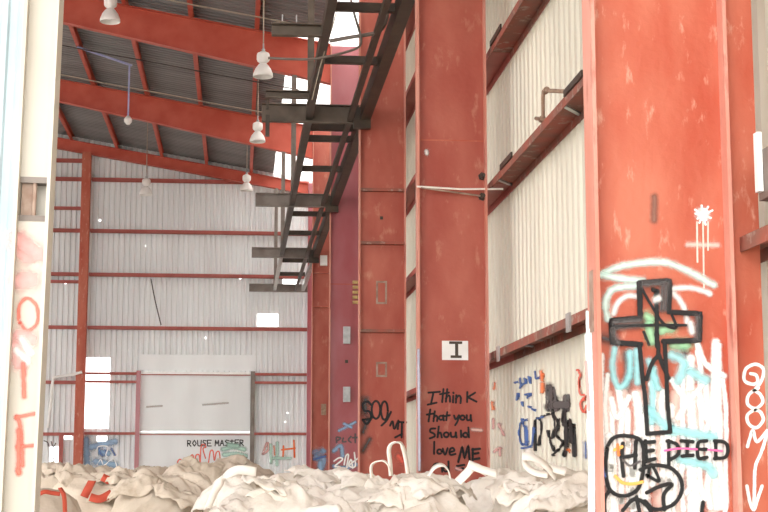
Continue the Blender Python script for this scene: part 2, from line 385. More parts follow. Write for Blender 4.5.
webplate(2, 380, 216.5, 383, 219.5, 'bolt_head', 'steel'); webplate(3, 343, 327, 350, 344, 'fixing_box', 'galv', .08); webplate(3, 343, 387, 350, 402, 'fixing_box', 'galv', .08)
webplate(3, 345, 360, 348, 363, 'bolt_head', 'steel'); webplate(4, 321, 404, 326, 415, 'fixing_box', 'pipe', .06)
webplate(4, 320, 256, 327, 266, 'ledge_block', 'white', .1)
for k in range(5): webplate(3, 352.5, 281+k*5, 358, 284+k*5, 'insulator_rung', 'yellow', .05)
plate = webplate(1, 442, 341, 468, 360, 'lock_plate', M['white'], .006)
for b_ in ((449, 341.5, 462, 344), (455, 344, 458, 355.5), (450.5, 355.5, 461.5, 358)): lk = webplate(1, *b_, 'lock_slot', 'steel', .004, .006); lk.parent = plate; lk.matrix_parent_inverse = Matrix()
for y in (176.5, 197):                      # tie bolts beside the outer flange
    c = onY(482, y, WY[1]); mb = MB().tube([(c.x, WY[1], c.z), (c.x, WY[1]-.02, c.z)], .034, 6); mb.tube([(c.x, WY[1]-.02, c.z), (c.x, WY[1]-.07, c.z)], .018, 8)
    mb.build('tie_bolt', 'steel', cols[1])
MB().box((XI-.004, YF[0]-.1-.03, 2.0), (XI+.0, YF[0]-.1+.03, 2.25)).build('flange_patch', 'rust', cols[0])
# outer red jamb beside the nearest column
MB().box((XW+.012, YF[0]-.1-.02, 0), (2.125, YF[0]-.1+.06, roofz(XC)-.1)).build('wall_jamb', 'red_worn', cols[0])
# rope tied across the second column
a = onY(417, 186.5, WY[1]-.11); b_ = onY(503, 189, WY[1]-.03)
rp = MB().tube([a, (a+b_)/2 + Vector((0, 0, -.012)), b_], .008, 6).build('rope', 'strap_white'); tag(rp, 'pale rope stretched across the handwritten red column to the girt', 'rope')
a = onY(421, 187.5, WY[1]-.105); b_ = onY(481, 196, WY[1]-.03)
rp = MB().tube([a, b_], .008, 6).build('rope', 'rust'); tag(rp, 'dark rusty tie wire slanting down across the handwritten red column', 'wire')
# ------------------------------------------------------------------ rafters
LR = ['red rafter over the cross-painted column at the open end', 'red rafter over the handwritten column', 'red rafter over the column with stiffeners and slots',
      'deep red rafter joining the purplish column, nearest of those in full view', 'deep red rafter between the purlins one bay before the gable wall', 'shallow red rafter lying along the top of the far gable wall']
for i in range(6):
    y = YF[i]-.1
    t = empty('steel_rafter', (XI, y, roofz(XI)-.5), label=LR[i], cat='rafter', group='red roof rafters')
    xs = [XI-.004 if i < 5 else 1.596, .5, -1.5, -3.5, -5.5, XR, 2*XR+1.5, XL+.6]
    def dep(x): return .27 if i == 5 else max(.42, min(.70, .62 + (x-.15)*.042))
    tops = [roofz(x)-.004 for x in xs]; bots = [roofz(x)-.004-dep(x if x > XR else 2*XR-x) for x in xs]
    def strip(y0_, y1_, zt_, zb_, name):
        mb = MB()
        for k in range(len(xs)-1):
            p, q = xs[k], xs[k+1]
            mb.hexa([(p, y0_, zb_[k]), (q, y0_, zb_[k+1]), (q, y1_, zb_[k+1]), (p, y1_, zb_[k]), (p, y0_, zt_[k]), (q, y0_, zt_[k+1]), (q, y1_, zt_[k+1]), (p, y1_, zt_[k])])
        return mb.build(name, 'red_bounce_lit', t)
    strip(y-.006, y+.006, [z-.014 for z in tops], [z+.014 for z in bots], 'web')
    strip(y-HF, y+HF, tops, [z-.014 for z in tops], 'top_flange'); strip(y-HF, y+HF, [z+.014 for z in bots], bots, 'bottom_flange')
# ------------------------------------------------------------------ walkway frame hung along the columns
wk = empty('walkway_frame', (.8, 24, 4.3+CZ), label='dark ladder-like steel walkway frame hung along the red columns', cat='walkway')
zr = 4.36+CZ
def beam(name, p, q, w, h, mt='steel'): return MB().bar(p, q, w, h).build(name, mt, wk)
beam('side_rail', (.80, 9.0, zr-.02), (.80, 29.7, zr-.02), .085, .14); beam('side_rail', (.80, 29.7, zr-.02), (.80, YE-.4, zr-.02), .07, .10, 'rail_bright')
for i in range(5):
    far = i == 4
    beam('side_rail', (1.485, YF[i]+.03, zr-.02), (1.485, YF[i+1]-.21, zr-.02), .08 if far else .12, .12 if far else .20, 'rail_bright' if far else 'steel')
beam('middle_rail', (1.30, 9.0, zr-.08), (1.30, YE-.5, zr-.08), .06, .07)
for y in (10.0, 11.8, 13.6, 15.45, 18.65, 19.3, 21.3, 25.2, 27.3, 31.0, 33.2):
    beam('rung', (.845, y, zr+.0), (1.42, y, zr+.0), .06, .085)
def channel(y, x0, x1, ztop, h, mt, nm='bracket'):
    mb = MB(); z1 = ztop+CZ; z0 = z1-h
    mb.box((x0, y, z0), (x1, y+.01, z1)); mb.box((x0, y-.07, z1-.012), (x1, y, z1)); mb.box((x0, y-.07, z0), (x1, y, z0+.012)); return mb.build(nm, mt, wk)
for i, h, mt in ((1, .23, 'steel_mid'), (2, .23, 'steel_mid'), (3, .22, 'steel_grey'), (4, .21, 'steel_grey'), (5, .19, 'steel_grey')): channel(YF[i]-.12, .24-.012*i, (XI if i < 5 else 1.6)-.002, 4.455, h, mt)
channel(14.3, .26, .755, 4.385, .125, 'steel_mid', 'outrigger'); channel(17.0, .25, .755, 4.40, .09, 'steel_mid', 'outrigger')
MB().box((.26, 17.05, 4.2+CZ), (.29, 17.09, 4.33+CZ)).build('drop_bar', 'steel', wk); MB().box((.26, 17.6, 4.0+CZ), (.31, 17.66, 4.26+CZ)).build('drop_bar', 'steel', wk)
for k in (.36, .50): MB().box((k, 14.24, 4.40+CZ), (k+.012, 14.28, 4.47+CZ)).build('stud', 'galv', wk)
for i in (1, 2, 3, 4, 5):
    y = YF[i]-.14; zt = roofz(.82)-.008-(.27 if i == 5 else .62 + (.82-.15)*.042)
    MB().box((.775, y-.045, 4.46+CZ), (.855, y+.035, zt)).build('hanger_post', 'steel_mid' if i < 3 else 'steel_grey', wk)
for i in (1, 2, 3, 4): MB().box((1.34, YF[i]-.30, 4.14+CZ), (1.55, YF[i]-.202, 4.40+CZ)).build('clamp', 'steel', wk)
# hoses and wires slung through the walkway
def smooth_pts(pts, n=8):
    pts = [Vector(p) for p in pts]; out = []
    P = [pts[0]] + pts + [pts[-1]]
    for i in range(1, len(P)-2):
        for k in range(n):
            t = k/n; a, b_, c, d = P[i-1], P[i], P[i+1], P[i+2]
            out.append(.5*((2*b_) + (c-a)*t + (2*a-5*b_+4*c-d)*t*t + (3*b_-a-3*c+d)*t**3))
    out.append(P[-2]); return out
def hose(name, pxs, Y, r, mt, label, cat):
    o = MB().tube(smooth_pts([onY(x, y, Y+dy) for x, y, dy in pxs]), r, 8).build(name, mt, None, True); return tag(o, label, cat)
hose('hose', [(383, -40, 0), (386, -8, 0), (387, 15, 0), (383, 27, 0), (375, 33, 0), (352, 37, .1), (330, 41, .2)], 14.1, .02, 'steel_grey', 'grey-brown hose end bending round below the walkway rung', 'hose')
hose('hose', [(346, -30, 0), (352, 5, 0), (359, 30, 0), (361, 40, 0), (357, 48, 0), (335, 55, 0), (312, 59, 0), (290, 59, 0), (268, 58, 0)], 14.1, .013, 'steel_grey', 'thin hose looping from the walkway out to the open side', 'hose')
hose('wire', [(344, -20, 0), (333, 25, 0), (322, 60, .3), (312, 100, .6)], 14.6, .006, 'wire_light', 'thin taut wire dropping beside the walkway rail', 'wire')
# ------------------------------------------------------------------ high-bay lamps
def lamp(px, py, Y, label, bare=False, s=1.0):
    hang = onY(128, 64.8, 26.98).z - .02
    c = onY(px, py, Y); t = empty('high_bay_lamp', c, label=label, cat='lamp', group='lamps hanging from the roof')
    zt = roofz(c.x) + PZ + .003 - c.z; P = (c.x, c.y, c.z)
    def L(name, prof_, mt): return MB().lathe([(r*s, z*s) for r, z in prof_], P, 20).build(name, mt, t, True)
    if not bare:
        rf = L('reflector', [(.142, 0), (.147, .005), (.143, .05), (.115, .12), (.075, .175), (.05, .20), (.045, .195), (.07, .165), (.108, .115), (.135, .05), (.138, .004), (.142, 0)], 'white')
        bl = L('bulb', [(0, .03), (.035, .04), (.045, .08), (.03, .13), (.02, .19)], 'white'); bl.parent = rf; bl.matrix_parent_inverse = Matrix()
        hs = L('ballast_housing', [(0, .20), (.05, .20), (.06, .215), (.085, .235), (.095, .26), (.095, .33), (.085, .355), (.05, .37), (.04, .38), (0, .38)], 'white')
        hk = L('hook', [(0, .38), (.02, .38), (.028, .41), (.012, .43), (.012, .50), (0, .5)], 'galv'); hk.parent = hs; hk.matrix_parent_inverse = Matrix()
        z0 = .49*s
    else:
        L('lamp_holder', [(0, -.05), (.03, -.045), (.07, .0), (.075, .05), (.05, .09), (.02, .12), (0, .12)], 'white'); z0 = .1
    MB().tube([(c.x, c.y, c.z+z0), (c.x, c.y, c.z+zt if not bare else hang)], .010 if not bare else .016, 8).build('drop_rod', 'wire_light' if not bare else 'blue_pipe', t)
    return c
lamp(110, 22, 20.98, 'white high-bay lamp with bell reflector close under the rafters, highest in the roof')
lamp(263, 77, 20.98, 'white high-bay lamp with bell reflector beside the walkway brackets')
lamp(257.5, 142, 26.98, 'white high-bay lamp hanging in front of the deep rafter before the gable')
lamp(128, 122, 26.98, 'bare white lamp holder hanging on a blue conduit', True)
lamp(146, 195, 32.98, 'white high-bay lamp hanging before the gable wall near the red post'); lamp(246.5, 191, 32.98, 'white high-bay lamp hanging before the gable wall beside the walkway end')
a = onY(77, 49.5, 26.98); b_ = onY(132, 65.5, 26.98); a.z = roofz(a.x) - .02
tag(MB().tube([a, b_], .022, 8).build('conduit', 'blue_pipe'), 'blue-grey conduit under the roof feeding the bare lamp holder', 'conduit')
for Y, mt, lb, r in ((26.78, 'wire', 'dark cable strung under the purlins past the blue conduit', .012), (29.05, 'wire_light', 'pale cable strung under the purlins just before the deep rafter', .012), (22.8, 'wire_light', 'pale cable strung under the purlins in the bay of the highest lamp', .012)):
    pts = [(x, Y, roofz(x)-.10 + .004*math.sin(x*3)) for x in [1.0 - .27*k for k in range(30)]]
    tag(MB().tube(pts, r, 6).build('cable', mt), lb, 'cable')
# ------------------------------------------------------------------ cream column on the left with its pocket
yl = 5.9; x0l, x1l = onY(13, 256, yl).x, onY(48.5, 256, yl).x
t = lc = empty('cream_column', ((x0l+x1l)/2, yl, 0), label='cream painted steel column with red spray marks and an open pocket', cat='column')
zt = roofz(-.8)-.62; zp0, zp1 = .985+CZ, 1.14+CZ
MB().box((x0l, yl-.05, 0), (x0l+.014, yl+.10, zt)).build('flange', 'cream', t); MB().box((x1l-.014, yl-.05, 0), (x1l, yl+.10, zt)).build('flange', 'cream', t)
mb = MB(); mb.box((x0l+.014, yl, 0), (x1l-.014, yl+.01, zp0)); mb.box((x0l+.014, yl, zp1), (x1l-.014, yl+.01, zt)); mb.build('web', 'cream', t)
MB().box((x0l+.014, yl+.06, zp0-.02), (x1l-.014, yl+.07, zp1+.02)).build('back_plate', 'cream', t)
for z in (zp0, zp1): MB().box((x0l+.014, yl-.002, z-.012), (x1l-.018, yl+.06, z+.012)).build('pocket_shelf', 'steel_grey', t)
MB().box((x0l+.018, yl+.02, zp0+.012), (x0l+.075, yl+.03, zp1-.012)).build('pocket_plate', 'rust', t)
MB().tube([(x0l+.07, yl+.012, zp0+.012), (x0l+.07, yl+.012, zp1)], .009, 8).build('threaded_rod', 'rust', t)
MB().box((x0l-.06, yl-.06, 0), (x1l+.06, yl+.12, .02)).build('base_plate', 'cream', t)
lc.rotation_euler.y = LEAN = .0155; lc.location.x -= LEAN*2.28
# pale blue sheet standing beside it
us = rib_us(-1.45, x0l+.04, .07); mb = MB(); n = len(us)
for z in (.0, zt):
    for u in us: mb.v.append((u+LEAN*(z-2.28), yl+.118-prof(u, .07, .012), z))
for z in (zt, 0):
    for u in us: mb.v.append((u+LEAN*(z-2.28), yl+.120-prof(u, .07, .012), z))
for r in (0, 2):
    for i in range(n-1): mb.f.append((r*n+i, r*n+i+1, (r+1)*n+i+1, (r+1)*n+i))
tag(mb.build('partition_sheet', 'blue_sheet'), 'pale blue ribbed partition sheet beside the cream column', 'sheet')
# ------------------------------------------------------------------ odds and ends
# bent pipe on the girt
P = [onX(566, 91.5, 2.07), onX(546, 90.5, 2.07), onX(543.5, 91.5, 2.07), onX(543, 95, 2.07), onX(543, 116, 2.07), onX(542, 119, 2.07), onX(536, 118.5, 2.07)]
pp = empty('bent_pipe', P[0], label='rusty bent pipe standing on the middle girt of the ribbed wall', cat='pipe')
MB().tube(P, .014, 8).build('tube', 'pipe', pp, True)
for q in (P[1], P[5]): MB().tube([q+Vector((0, -.03, -.0)), q+Vector((0, .03, 0))], .022, 8).build('elbow', 'pipe', pp)
# bolted bracket near the right edge
g = empty('bolted_bracket', (2.16, 5.5, 1.1+CZ), label='grey bolted bracket with a white plate above the girt end', cat='bracket')
a = onY(757, 192, 5.62); b_ = onY(759.8, 133, 5.62)
MB().box((a.x, 5.60, a.z), (b_.x, 5.64, b_.z)).build('white_plate', 'white', g)
MB().box((b_.x+.002, 5.3, a.z+.0), (b_.x+.10, 5.66, a.z+.17)).build('bracket_body', 'steel_grey', g)
MB().box((b_.x+.002, 5.28, a.z-.03), (b_.x+.12, 5.66, a.z-.001)).build('bottom_plate', 'steel_grey', g)
for z in (.03, .12): MB().tube([(b_.x+.03, 5.27, a.z+z), (b_.x+.03, 5.30, a.z+z)], .012, 8).build('bolt', 'galv', g)
# white strip hanging by the gable post
hose('hanging_strip', [(82, 372, 0), (70, 375, 0), (57, 377, 0), (53, 380, 0), (51, 400, 0), (48, 428, 0)], YE-.41, .035, 'white', 'white torn strip hanging from the gable post', 'strip')
hose('wire', [(151, 279, 0), (155, 300, 0), (161, 325, 0)], YE-.25, .014, 'wire', 'short dark cable hanging on the gable wall between two girts', 'wire')
# ------------------------------------------------------------------ graffiti
SC = lambda x0, y0, s: (lambda pts: [(x0+x/s, y0+y/s) for x, y in pts])
class Tag:
    """paint strokes on one surface; each colour becomes one thin painted layer"""
    def __init__(s, mapper, parent, name='graffiti'): s.map = mapper; s.parent = parent; s.layers = {}; s.k = 0; s.name = name
    def st(s, col, w, *lines, raw=False, step=1.2):
        if col[:2] == 's_': w *= 1.45
        mb = s.layers.setdefault(col, MB()); mb.uv = mb.uv or []
        for ln in lines:
            s.k += 1; off = .0012 + .00025*s.k
            pts = [Vector((x, y, 0)) for x, y in ln]
            if not raw and len(pts) > 2: pts = smooth_pts(pts, 6)
            # resample
            out = [pts[0]]
            for a, b_ in zip(pts, pts[1:]):
                n = max(1, int((b_-a).length/max(step, w*.4)))
                out += [a.lerp(b_, (i+1)/n) for i in range(n)]
            pts = out; N = len(pts)
            if N < 2: continue
            d0 = (pts[0]-pts[1]).normalized(); d1 = (pts[-1]-pts[-2]).normalized(); h = w/2
            vv = [0.]*N; P = [pts[0]+d0*h] + pts + [pts[-1]+d1*h]; vv = [1.] + vv + [1.]
            NW = 7; n0 = len(mb.v)
            for i, p in enumerate(P):
                d = (P[min(i+1, len(P)-1)] - P[max(i-1, 0)]).normalized(); nrm = Vector((-d.y, d.x, 0))
                for j in range(NW):
                    u = -1 + 2*j/(NW-1); q = p + nrm*(u*h); mb.v.append(tuple(s.map(q.x, q.y, off))); mb.uv.append((u, vv[i]))
            for i in range(len(P)-1):
                for j in range(NW-1): a = n0+i*NW+j; mb.f.append((a, a+1, a+NW+1, a+NW))
    def done(s):
        for c, mb in s.layers.items(): mb.build(s.name, c, s.parent)
def circ(x, y, rx, ry=None, n=12, a0=0, a1=360):
    ry = ry or rx; return [(x+rx*math.cos(math.radians(a0+(a1-a0)*i/n)), y+ry*math.sin(math.radians(a0+(a1-a0)*i/n))) for i in range(n+1)]
def webmap(i): return lambda x, y, off: onY(x, y, WY[i]-off)
def wallmap(x, y, off):
    p = onX(x, y, XC); return Vector((XC + min(prof(p.y+q*.01, PR, DR) for q in range(-3, 4)) - off - .001, p.y, p.z))
def endmap(x, y, off):
    p = onY(x, y, YE); f_ = (YE+.06-max(prof(p.x+q*.012, PE, DE) for q in range(-3, 4))) if not (-2.39 < p.x < .25) else YE-.042
    return Vector((p.x, f_-off-.002, p.z))
rnd = random.Random(4)
# --- nearest column: arcs, drips, cross, words
T = Tag(webmap(0), cols[0]); A = SC(580, 240, 4.7875); B = SC(580, 330, 4.7875); C = SC(580, 405, 4.7875)
T.st('s_brown', 9, [(654.5, 197), (654, 220)])
T.st('s_peach', 7, A([(515, 22), (660, 24)])); T.st('p_peach', 2.2, [(697, 222), (697.5, 262)], [(703, 222), (704, 290)], [(708, 222), (708, 250)])
for k in range(14):
    a = rnd.uniform(0, 6.28); r = rnd.uniform(6, 12); T.st('p_white', 2.6, [(703, 215), (703+r*math.cos(a), 215+.85*r*math.sin(a))])
T.st('s_white', 14, [(702, 214), (704, 216)])
T.st('s_mint', 9, A([(85, 172), (200, 125), (350, 105), (430, 112), (520, 150), (640, 215)]), A([(90, 165), (180, 182), (300, 195)]), A([(135, 380), (122, 320), (135, 260), (180, 228), (270, 220)]))
T.st('s_white', 7, A([(160, 350), (185, 295), (230, 268), (280, 270)]), A([(440, 250), (480, 290), (505, 350), (515, 400)]), A([(440, 232), (520, 228), (590, 243), (622, 258)]))
T.st('s_grey', 12, A([(110, 470), (150, 480)]), B([(220, 120), (235, 200), (215, 300)])); T.st('s_grey', 13, B([(490, 70), (500, 110)]))
T.st('s_green', 14, A([(320, 365), (340, 380)]), A([(330, 410), (345, 480)]), A([(385, 430), (440, 420)]), B([(450, 70), (510, 68)]))
for x, w in ((608, 14), (622, 18), (640, 18), (658, 18), (676, 18), (694, 18), (711, 16)): T.st('s_peach', w, [(x, 395), (x+1, 450), (x+2, 520)])
for x, y0_, y1_, w in ((603, 352, 500, 6), (606.5, 380, 520, 6), (613, 395, 520, 7), (620, 388, 520, 6), (628, 400, 520, 9), (637, 390, 520, 8), (652, 385, 500, 8), (662, 380, 520, 7), (672, 395, 520, 9), (681, 350, 520, 8), (690, 362, 520, 9),
                       (699, 345, 520, 8), (707, 375, 520, 9), (714, 336, 520, 8), (719, 350, 520, 8), (724, 380, 520, 6), (644, 410, 520, 9), (668, 430, 520, 9), (610, 440, 520, 8), (694, 430, 520, 10), (632, 450, 520, 9)):
    n_ = 7; ww = w*rnd.uniform(1.0, 1.7)
    T.st('d_white', ww, [(x + (k/n_)*2 + rnd.uniform(-1.8, 1.8), y0_ + rnd.uniform(-6, 14) + (y1_-y0_-14)*k/n_) for k in range(n_+1)])
T.st('d_white', 9, B([(150, 330), (180, 420), (235, 320)]), B([(440, 240), (520, 330), (600, 240)]), B([(470, 420), (560, 300), (600, 420)]), B([(560, 60), (600, 160), (690, 220)]), C([(510, 420), (560, 370), (600, 450)]))
T.st('s_teal', 9, B([(165, 90), (155, 180), (170, 250), (195, 275), (235, 220), (240, 110)]), B([(270, 100), (275, 250)]), B([(350, 190), (345, 440)]), B([(330, 150), (375, 280)]))
T.st('s_teal', 13, B([(440, 120), (500, 160), (470, 240)]), B([(530, 200), (600, 240)]), B([(330, 380), (420, 470)]), C([(440, 120), (560, 140), (640, 150)]), C([(480, 260), (600, 290), (640, 330)]))
T.st('p_black', 6.8, A([(285, 205), (430, 195), (425, 345), (575, 352), (572, 480), (400, 485)]), raw=True)
T.st('p_black', 7.2, A([(285, 205), (288, 375), (150, 385), (155, 490), (290, 500)]), raw=True)
T.st('s_grey', 8, A([(395, 210), (390, 330)]), A([(170, 420), (300, 405)]))
T.st('p_black', 3.6, A([(295, 230), (340, 310), (400, 400), (460, 420), (440, 360)]), A([(160, 412), (340, 408), (520, 408)]), A([(305, 440), (330, 500)]))
T.st('p_black', 5.4, A([(365, 250), (368, 400), (368, 510)]), A([(350, 240), (370, 245)]), B([(285, 70), (300, 230), (312, 330), (322, 495)]), B([(365, 20), (375, 110), (345, 160), (318, 235)]), B([(375, 110), (400, 180), (425, 230)]))
T.st('p_black', 5.4, B([(405, 60), (415, 230), (418, 340), (432, 485)]), B([(322, 497), (432, 488)]), raw=True)
T.st('s_grey', 9, A([(300, 215), (420, 205)]), A([(410, 220), (405, 330)]), A([(165, 395), (290, 385)]), A([(160, 440), (180, 490)]), A([(560, 370), (560, 470)])); T.st('d_black', 6, A([(350, 235), (372, 250), (360, 265)]))
T.st('s_white', 8, A([(360, 285), (375, 280)]), A([(530, 400), (535, 440)]))
# HE
T.st('p_black', 5, C([(205, 185), (200, 250), (208, 340)]), C([(268, 175), (262, 300)]), C([(198, 252), (268, 240)]), C([(312, 172), (318, 268)]), C([(312, 180), (356, 176)]), C([(316, 222), (350, 217)]), C([(318, 268), (358, 258)]))
T.st('d_grey', 4, C([(205, 262), (240, 290), (285, 270)])); T.st('p_black', 4, C([(325, 345), (340, 285), (380, 365), (320, 335)]))
# DIED
T.st('p_black', 4.6, C([(425, 170), (425, 285)]), C([(418, 172), (465, 190), (470, 235), (425, 265)]), C([(485, 172), (540, 176)]), C([(515, 175), (512, 240)]), C([(490, 245), (540, 240)]),
     C([(605, 172), (570, 178), (562, 215), (570, 255), (608, 250)]), C([(565, 212), (605, 212)]), C([(650, 175), (650, 255)]), C([(645, 172), (695, 180), (708, 215), (695, 250), (645, 256)]))
T.st('p_pink', 2.6, C([(405, 218), (480, 208), (560, 212)]), C([(615, 214), (680, 220)]))
# big loops below
T.st('p_black', 5, C([(130, 200), (165, 155), (230, 148), (290, 170), (305, 230), (300, 330), (270, 410), (200, 435), (140, 400), (122, 300), (130, 210)]),
     C([(290, 310), (350, 288), (430, 300), (480, 350), (485, 420), (440, 480), (360, 500), (310, 460)]), C([(320, 420), (380, 390), (440, 380), (400, 430), (405, 500)]),
     C([(140, 410), (115, 460), (125, 540)]), C([(205, 505), (260, 450), (320, 480), (350, 530)]), C([(270, 440), (290, 540)]), C([(590, 465), (580, 530)]))
T.st('p_amber', 4, C([(170, 340), (200, 370), (250, 378), (300, 368)]), C([(165, 215), (200, 200)])); T.st('p_orange', 3.5, C([(180, 190), (185, 240)]))
T.st('s_blue', 4, C([(105, 280), (120, 340)]))
T.done()
# white run-down on the inner flange of the nearest column
def flmap(x, y, off): p = onX(x, y, XI); return Vector((XI-off, p.y, p.z))
T = Tag(flmap, cols[0])
for x0_, y0_, x1_, y1_, w in ((587.5, 312, 590, 520, 4), (590.5, 330, 594, 520, 4), (586, 335, 588.5, 440, 3), (588.5, 420, 592, 520, 5)): T.st('p_white', w, [(x0_, y0_), ((x0_+x1_)/2+1, (y0_+y1_)/2), (x1_, y1_)])
T.st('p_rose', 3, [(586.5, 362), (589.5, 410)]); T.done()
# white looped letters and an arrow on the jamb beside it
def jmap(x, y, off): return onY(x, y, YF[0]-.12-off)
T = Tag(jmap, cols[0]); D = SC(700, 350, 3.16)
T.st('p_white', 4.2, D([(160, 75), (178, 80), (182, 100), (165, 108), (140, 95), (145, 60), (175, 45), (200, 60), (195, 95), (175, 125)]), D([(185, 120), (155, 140), (150, 170), (175, 185), (198, 165), (190, 140), (172, 128)]),
     D([(180, 185), (150, 205), (155, 235), (180, 245), (200, 220), (190, 195), (175, 190)]), D([(150, 305), (160, 270), (168, 255), (180, 290), (212, 255)]), D([(212, 262), (195, 320), (175, 370), (172, 440), (170, 500)]), D([(148, 430), (158, 480), (170, 505), (182, 470), (196, 430)]))
T.done()
# --- handwriting on the second column
T = Tag(webmap(1), cols[1]); C2 = SC(400, 385, 5.885)
lines = [[(168, 45), (235, 40)], [(197, 45), (182, 112)], [(163, 116), (215, 104)], [(256, 25), (248, 100)], [(236, 54), (288, 45)], [(278, 25), (270, 98)], [(270, 80), (284, 62), (294, 70), (294, 98)],
         [(313, 64), (312, 102)], [(314, 45), (315, 48)], [(331, 60), (329, 104)], [(330, 78), (346, 62), (358, 75), (356, 106)], [(396, 42), (395, 100)], [(442, 45), (398, 73)], [(400, 73), (450, 98)],
         [(178, 145), (168, 214)], [(158, 174), (198, 168)], [(205, 155), (197, 213)], [(198, 195), (210, 180), (220, 190), (218, 212)], circ(242, 193, 12), [(255, 178), (258, 208)], [(278, 160), (272, 207)], [(258, 184), (292, 178)],
         [(318, 180), (328, 202), (345, 182)], [(347, 178), (340, 210), (325, 236)], circ(368, 192, 13), [(393, 178), (395, 205), (413, 203), (416, 178)], [(416, 178), (420, 212)],
         [(208, 256), (182, 258), (178, 275), (200, 287), (204, 302), (176, 314)], [(228, 245), (221, 307)], [(222, 292), (238, 280), (246, 308)], circ(272, 293, 14), [(298, 280), (303, 304), (324, 302), (328, 280)], [(328, 280), (333, 308)], [(358, 268), (360, 306)], circ(385, 294, 13), [(402, 250), (406, 308)],
         [(202, 335), (200, 405)], circ(232, 392, 13), [(252, 375), (265, 410), (280, 372)], [(290, 396), (320, 386), (310, 370), (294, 380), (296, 410), (326, 406)], 
         [(190, 505), (200, 470), (225, 462), (245, 485), (248, 510)], [(285, 450), (287, 512)], circ(270, 495, 14), [(335, 477), (378, 470)], [(333, 497), (372, 490)]]
for l in lines: T.st('p_black', 2.5, C2(l), step=.6)
for l in ([(343, 452), (366, 362), (380, 432), (402, 356), (410, 446)], [(428, 376), (428, 440)], [(426, 380), (470, 375)], [(428, 406), (462, 400)], [(428, 438), (466, 432)]): T.st('p_black', 2.9, C2(l), raw=True, step=.6)
T.st('s_peach', 4, C2([(425, 262), (480, 266)])); T.st('s_rose', 4, C2([(330, 490), (360, 500)])); T.st('s_white', 5, SC(400, 130, 5.885)([(155, 125), (157, 138)])); T.st('s_peach', 4, [(486.5, 325), (487.5, 400)])
T.done()
def fl2(x, y, off): p = onX(x, y, XI); return Vector((XI-off, p.y, p.z))
T = Tag(fl2, cols[1]); T.st('s_pale_blue', 3.5, [(418.5, 350), (419, 400), (419.5, 470)]); T.done()
# --- third column: black bubble letters
T = Tag(webmap(2), cols[2]); Q = SC(300, 400, 5.885)
T.st('s_grey', 11, Q([(385, 0), (385, 70)])); T.st('s_grey', 7, Q([(400, 110), (370, 190)]), Q([(410, 230), (370, 300)]))
T.st('p_black', 2.6, Q(circ(447, 58, 25, 52)), Q(circ(497, 62, 20, 54)), Q([(420, 30), (400, 10), (372, 20), (375, 60), (410, 70), (415, 110), (370, 115)]), Q([(370, 120), (395, 140), (425, 100)]), Q([(480, 150), (510, 120), (535, 70)]), Q([(530, 150), (545, 125), (555, 170), (580, 120), (575, 170)]), Q([(590, 130), (625, 132)]), Q([(600, 140), (598, 220)]), Q([(560, 220), (600, 200)]), step=.6)
T.st('s_red', 8, Q([(580, 330), (600, 360)]))
T.done()
# --- fourth and fifth columns
T = Tag(webmap(3), cols[3])
T.st('s_sky', 4, Q([(230, 180), (270, 160), (325, 130)]), Q([(260, 140), (300, 160)])); T.st('p_grey', 2, Q([(215, 250), (215, 220), (240, 225), (218, 240)]), Q([(255, 225), (250, 245), (270, 245)]), Q([(300, 215), (285, 235), (300, 250)]), Q([(325, 200), (325, 250)]), Q([(310, 222), (340, 220)]), step=.6)
T.st('s_sky', 6, Q([(200, 300), (240, 270), (250, 330)]), Q([(200, 390), (260, 400), (330, 380)]))
T.st('p_white', 2, Q([(200, 360), (230, 340), (250, 350), (205, 390), (235, 395), (190, 430), (260, 410)]), Q([(260, 380), (270, 330), (285, 325), (275, 400), (300, 350), (310, 400)]), Q([(320, 310), (325, 390), (290, 385), (345, 340)]), step=.6); T.done()
T = Tag(webmap(4), cols[4]); T.st('s_sky', 8, Q([(85, 310), (140, 300), (90, 340), (140, 350), (110, 430)]), Q([(120, 370), (120, 430)])); T.st('s_blue', 3, Q([(80, 350), (150, 330)])); T.done()
# --- ribbed wall of the second bay
T = Tag(wallmap, wr); R2 = SC(480, 370, 5.885)
T.st('s_grey', 8, R2([(400, 100), (415, 100), (410, 220), (400, 215)]), R2([(440, 170), (450, 220), (400, 215)]), R2([(500, 170), (505, 215), (460, 215)])); T.st('p_grey', 9, R2([(408, 110), (412, 225)]), R2([(425, 120), (440, 225)]), R2([(450, 205), (515, 205)]), R2([(510, 165), (510, 225)]))
T.st('p_black', 3, R2([(325, 470), (325, 310), (345, 285), (365, 330), (345, 440)]), R2([(360, 275), (430, 260), (470, 330)]), R2([(430, 250), (440, 330), (425, 400)]), R2([(470, 290), (450, 380), (490, 430), (430, 500)]), R2([(400, 360), (420, 430), (440, 480)]))
T.st('p_black', 6, R2([(500, 290), (510, 400), (500, 500)]), R2([(500, 320), (545, 330), (555, 400), (560, 500)]), R2([(530, 300), (545, 420)]), R2([(500, 240), (495, 300)]))
T.st('p_blue', 2.4, R2([(205, 75), (225, 70)]), R2([(240, 50), (245, 85), (270, 75), (265, 50)]), R2([(245, 85), (240, 105)]), R2([(290, 40), (298, 75)]), R2([(325, 10), (335, 50), (355, 40)]), R2([(270, 145), (300, 140), (280, 165)]), R2([(225, 140), (220, 175)]), R2([(250, 190), (255, 210)]), R2([(290, 215), (330, 240)]),
     R2([(280, 290), (240, 320), (235, 390), (255, 440), (290, 420)]), R2([(250, 290), (260, 330)]), R2([(320, 340), (315, 420), (300, 450), (250, 460)]), R2([(270, 330), (275, 440)]), R2([(345, 285), (380, 275)]))
T.st('s_orange', 4, R2([(90, 80), (88, 110)]), R2([(75, 190), (80, 230)]), R2([(370, 80), (368, 130)]), R2([(525, 470), (535, 480)]), R2([(365, 10), (372, 60)]))
